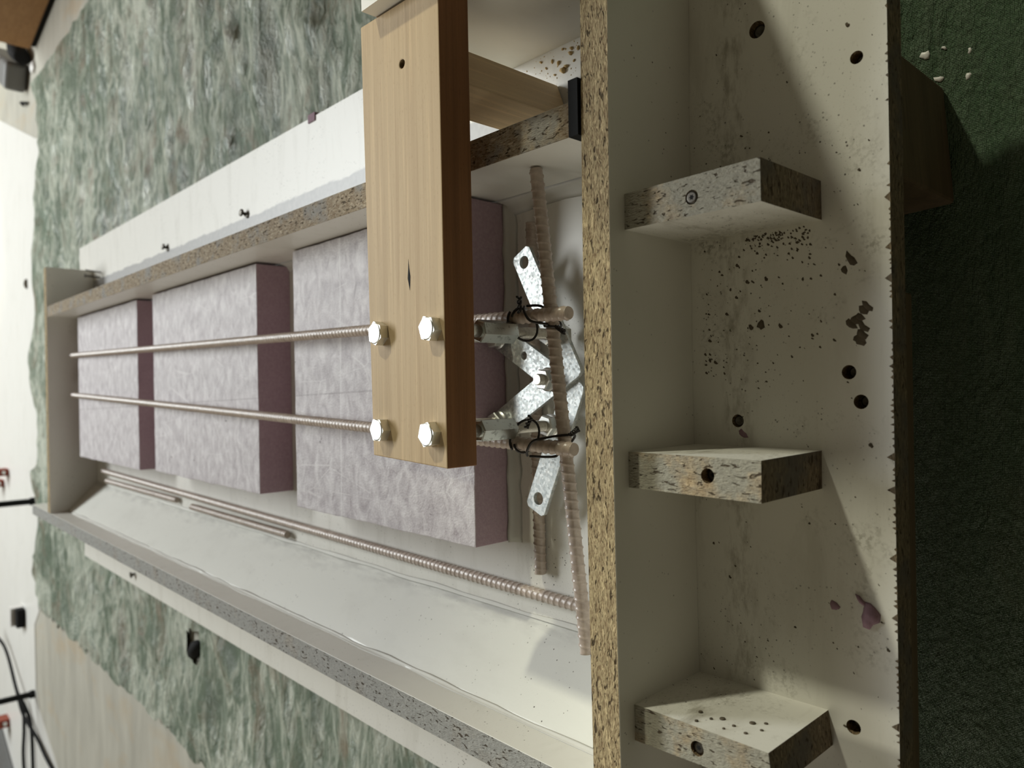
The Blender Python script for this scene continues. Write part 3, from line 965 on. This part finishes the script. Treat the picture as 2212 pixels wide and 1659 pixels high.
def tie(b0, b1, sgn, rodx, stub, name_lab, group):
    c1 = ax_at(b0, b1, 92); c2 = ax_at(b0, b1, 72)
    # first wire: round the long bar and the threaded rod
    b = MB()
    mid = Vector(((c1.x + rodx) / 2, 93, 51))
    hw = abs(c1.x - rodx) / 2 + 5.4
    b.tube(loop_pts(mid, (hw * sgn, 0, 3.5 * 1.0), (0, 4.0, 7.6), 30, 1.08, 0.6, (0, -4, 0)), 0.8, 6)
    top = c1 + Vector((4.5 * sgn, 0, 3.5))
    twist(b, stub[0], stub[1], 0.9, 1.5)
    o1 = tag(b.build('tie_wire', 'wire'), name_lab[0], 'tie wire', group)
    # second wire: over the long bar and under the cross bar
    b = MB()
    tx = c2.x
    tb_ = TL.lerp(TR, (tx - TL.x) / (TR.x - TL.x))
    pts = [c2 + Vector((6.3 * sgn, 12, 2)), c2 + Vector((3.0 * sgn, 9, 5.2)), c2 + Vector((-3.2 * sgn, 4, 4.8)), c2 + Vector((-5.6 * sgn, -4, -1.5)),
           Vector((tx - 6.5 * sgn, tb_.y + 1.0, tb_.z + 5.4)), Vector((tx - 7.2 * sgn, tb_.y - 5.6, tb_.z + 2.5)), Vector((tx - 6.5 * sgn, tb_.y - 5.2, tb_.z - 3.0)),
           Vector((tx - 2.0 * sgn, tb_.y + 0.5, tb_.z - 5.8)), Vector((tx + 4.5 * sgn, tb_.y + 5.8, tb_.z - 1.5)), Vector((tx + 6.5 * sgn, tb_.y + 7.0, tb_.z + 4.0)), c2 + Vector((6.6 * sgn, 11, 1))]
    b.tube(spline(pts, 6), 0.8, 6)
    kn_ = Vector((tx - 7.2 * sgn, tb_.y - 6.0, tb_.z + 2.0))
    twist(b, kn_, kn_ + Vector((-4.0 * sgn, -9, 3.0)), 0.9, 2)
    o2 = tag(b.build('tie_wire', 'wire'), name_lab[1], 'tie wire', group)
GW = 'black tie wires on the bars'
tie(RB0, RB1, 1, BOLTS[0][0], ((21, 87, 58), (30, 82, 63)), ('black tie wire round the upper long bar and its threaded rod', 'black tie wire at the upper crossing of a long bar and the cross bar'), GW)
tie(LB0, LB1, -1, BOLTS[1][0], ((-50, 84, 57), (-43, 77, 60)), ('black tie wire round the lower long bar and its threaded rod', 'black tie wire at the lower crossing of a long bar and the cross bar'), GW)

# ---------------------------------------------------------------- supports at the right of the form, unseen shade board
post = MB().prism([(156.2, 95.3), (182.0, 105.3), (171.8, 131.2), (146.2, 121.0)], 0.2, PZ0 - 0.2)
o = post.build('support_post', 'wood_z'); bevel(o, 0.8, 2)
tag(o, 'short square pine post under the plank beside the black spacer strip', 'post')
sb = MB().box(208, 227, 20.5, 151, 0.1, 127, [0, 0, 1, 0, 1, 0]).build('support_board', ['mel_clean', 'chip_y'])
tag(sb, 'upright white melamine board at the top end of the pine plank', 'board')

ub = MB().box(303.5, 322, 7.5, 98, ZF + 6.5, 238, [1, 1, 1, 0, 1, 0]).build('shade_board', ['mel_clean', 'chip_y'])  # out of view, sized so its shadow edge falls across the ledge
tag(ub, 'tall unseen board past the end panel, shaped to cast the shadow on the ledge', 'board')

# screws and debris on the right base strip
GS = 'dark screws in the upper white strip'
for k, (x, y, h, lab) in enumerate([(185.3, 616, 6, 'stubby dark screw on the upper white strip, the one nearer the plank'), (185.1, 889, 6, 'stubby dark screw on the upper white strip, the one farther from the plank'), (182.5, 1240, 24, 'tall thin screws standing at the far end of the upper white strip')]):
    b = MB()
    if k < 2:
        b.lathe([(2.0, 0), (2.0, h * .5), (4.2, h * .75), (4.4, h), (2.0, h + .6)], (x, y, 0), (0.15, -0.1, 1), 14)
        b.blob((x - 2, y - 5, 0), 5, 6, 2.2, k)
    else:
        b.lathe([(1.5, 0), (1.5, h - 2), (3.8, h), (3.8, h + .8)], (x, y, 0), (0.05, 0, 1), 12)
        b.lathe([(1.2, 0), (1.2, h - 1), (2.6, h)], (x + 9, y - 4, 0), (0.08, 0, 1), 12)
    tag(b.build('screw', 'screw_dark'), lab, 'screw', GS)
b = MB(); b.lathe([(2.2, 0), (2.2, 2.5), (5, 5), (5, 6.2)], (-323.8, 1069, 0), (-0.1, 0, 1), 14)
tag(b.build('screw', 'screw_dark'), 'dark screw head on the narrow pale strip below the cement-grey wall', 'screw')
b = MB(); rs_ = random.Random(5)
for k, (x, y, q) in enumerate([(190.5, 100, 2.6), (192.5, 97, 1.8), (197, 104, 1.6), (200, 110, 1.3), (203, 121, 1.2), (200, 93, 1.8), (203, 92, 1.5), (197, 116, 1.0), (205, 100, 1.0), (194, 90, 1.0), (201, 86, 1.4), (190, 108, 1.0)]):
    b.blob((x, y, 0), q, q * .8, q * 1.0, k, rot=k)
for k in range(40):
    q = rs_.uniform(.2, .55)
    b.blob((rs_.uniform(185, 207), rs_.uniform(80, 140), 0), q, q, q * .7, k)
tag(b.build('wood_chips', 'sawdust'), 'tan wood crumbs on the white base between the post and the upright board', 'wood crumbs', kind='stuff')

# ---------------------------------------------------------------- things at the far edge of the tarp
cab = thing('wooden_cabinet', (1200, 2250, ZF), 'brown wooden cabinet standing on the floor in the top left corner', 'cabinet')
ang = math.atan2(2313.7 - 2046.1, 989.6 - 1036.0)
cm_ = Matrix.Translation((1046.0, 1990.0, 0)) @ Matrix.Rotation(ang - math.pi / 2, 4, 'Z')
o = MB().box(0, 420, 0, 330, ZF + 12, 420, mat=cm_).build('carcass', 'wood_cab', cab); bevel(o, 4, 2)
MB().box(8, 410, 8, 322, ZF, ZF + 12, mat=cm_).build('plinth', 'black', cab)
tall = thing('lamp_blocker', (1350, 1400, ZF), 'tall unseen blocker added beside the tarp to hold back the room lamp', 'cabinet')
o = MB().box(1150, 1560, 640, 1930, ZF + 40, 1500).build('carcass', 'wood_cab', tall); bevel(o, 4, 2)  # unseen box added to keep the room lamp off the far form
MB().box(1165, 1550, 655, 1915, ZF, ZF + 40).build('plinth', 'black', tall)
o = MB()
o.tube([(975, 2350, ZF + 24), (1005, 2395, ZF + 30), (1060, 2440, ZF + 28)], [22, 26, 24], 16)
tag(o.build('tool_bag', 'black'), 'black bag slumped between the brown cabinet and the grey toolbox', 'bag')
t_ = thing('grey_toolbox', (930, 2500, ZF), 'dark grey toolbox with a white stripe beyond the tarp corner', 'toolbox')
cm2 = Matrix.Translation((925, 2420, 0)) @ Matrix.Rotation(R(-27), 4, 'Z')
o = MB().box(-32, 52, 0, 330, ZF + 1, ZF + 62, mat=cm2).build('body', 'grey', t_); bevel(o, 14, 4)
o = MB().box(-30, 50, 90, 104, ZF + 62, ZF + 64, mat=cm2).build('stripe', 'white', t_)
o = MB(); o.blob((945, 2330, ZF), 14, 26, 10, 3, rot=0.4)
tag(o.build('paper_scrap', 'white'), 'crumpled white paper scrap between the black bag and the tarp', 'paper scrap')
o = MB(); o.tube([(862, 2410, ZF + 4), (868, 2440, ZF + 14), (872, 2470, ZF + 4)], [4, 5, 4], 8)
tag(o.build('cable_stub', 'black'), 'short black cable stub on the floor by the grey toolbox', 'cable')

sh = MB().prism([(-520, 2300), (-640, 2330), (-745, 2457), (-946, 2453), (-995, 2417), (-1100, 2160), (-2300, 2160), (-2300, 4300), (1300, 4300), (940, 2890), (735, 2330), (700, 2215), (650, 2185), (300, 2290), (-200, 2240)], ZF - 1.4, ZF + 0.6)
tag(sh.build('floor_sheet', 'cream'), 'large off-white sheet lying on the floor beyond the tarp along the left edge', 'sheet')

def leg(x, y, lab, top=900, lean=(0, 0)):
    b = MB(); b.tube([(x, y, ZF + 3), (x + lean[0] * .05, y, ZF + 50), (x + lean[0], y + lean[1], top)], [9, 9, 9], 12)
    b.lathe([(12, ZF + 2), (12, ZF + 14), (9, ZF + 16)], (x, y, 0), seg=14)
    tag(b.build('stand_leg', 'black'), lab, 'stand leg', 'black stand legs beyond the tarp')
leg(-356, 2412, 'black stand leg just past the lower corner of the far end panel', lean=(6, 0))
leg(-962, 2468, 'black stand leg beside the looped cables in the lower left corner', lean=(20, 0))
def redclip(x, y, w, d, h, lab):
    t = thing('red_bracket', (x, y, ZF), lab, 'bracket', 'red brackets on the floor at the back')
    o = MB().box(x - w / 2, x + w / 2, y, y + d, ZF, ZF + h).build('body', 'red', t); bevel(o, 2, 2)
    b = MB(); b.lathe([(w * .26, 0), (w * .26, 2), (w * .16, 3)], (x, y - 0.1, ZF + 16), (0, -1, 0), 14)
    b.build('screw', 'steel', t)
redclip(-300, 2838, 24, 60, 60, 'upper of the two close red brackets at the left edge')
redclip(-346, 2930, 24, 60, 60, 'lower of the two close red brackets at the left edge')
redclip(-1192, 2900, 28, 60, 60, 'single red bracket beside the looped cables in the lower left corner')
o = thing('black_socket', (-752, 2590, ZF), 'small black socket with a white back on the pale sheet', 'socket')
MB().box(-782, -724, 2590, 2625, ZF + 3, ZF + 24).build('front', 'black', o)
MB().box(-782, -724, 2626, 2660, ZF + 3, ZF + 36).build('back', 'white', o)
o = MB(); o.blob((316, 2478, ZF + 0.6), 13, 10, 9, 4)
tag(o.build('dirt_clump', 'crumb'), 'small dark clump of dirt on the pale floor sheet past the far tarp edge', 'dirt clump')
# looped black cables
def cab_(pts, lab):
    b = MB(); b.tube(spline(pts, 8), 5.0, 8)
    tag(b.build('cable', 'black'), lab, 'cable', 'black cables in the lower left corner')
cab_([(-860, 3000, ZF + 60), (-905, 2870, ZF + 20), (-985, 2650, ZF + 22), (-1035, 2520, ZF + 24), (-1075, 2400, ZF + 9), (-1090, 2290, ZF + 9), (-1110, 2170, ZF + 6), (-1150, 2080, ZF + 5)], 'long black cable sweeping past the stand leg over the pale sheet')
cab_([(-1000, 2640, ZF + 20), (-1050, 2610, ZF + 9), (-1120, 2600, ZF + 9), (-1200, 2620, ZF + 9), (-1290, 2600, ZF + 9)], 'black cable strand on the pale sheet, nearer the left edge')
cab_([(-1000, 2560, ZF + 22), (-1045, 2520, ZF + 9), (-1090, 2480, ZF + 9), (-1180, 2470, ZF + 9), (-1260, 2470, ZF + 9)], 'black cable strand on the pale sheet, farther from the left edge')
o = MB().prism([(-1240, 3110), (-1330, 2846), (-1420, 2700), (-1700, 2700), (-1700, 3300), (-1250, 3300)], ZF + 3, ZF + 30)
tag(o.build('grey_board', 'grey'), 'dark grey board lying in the bottom left corner', 'board')
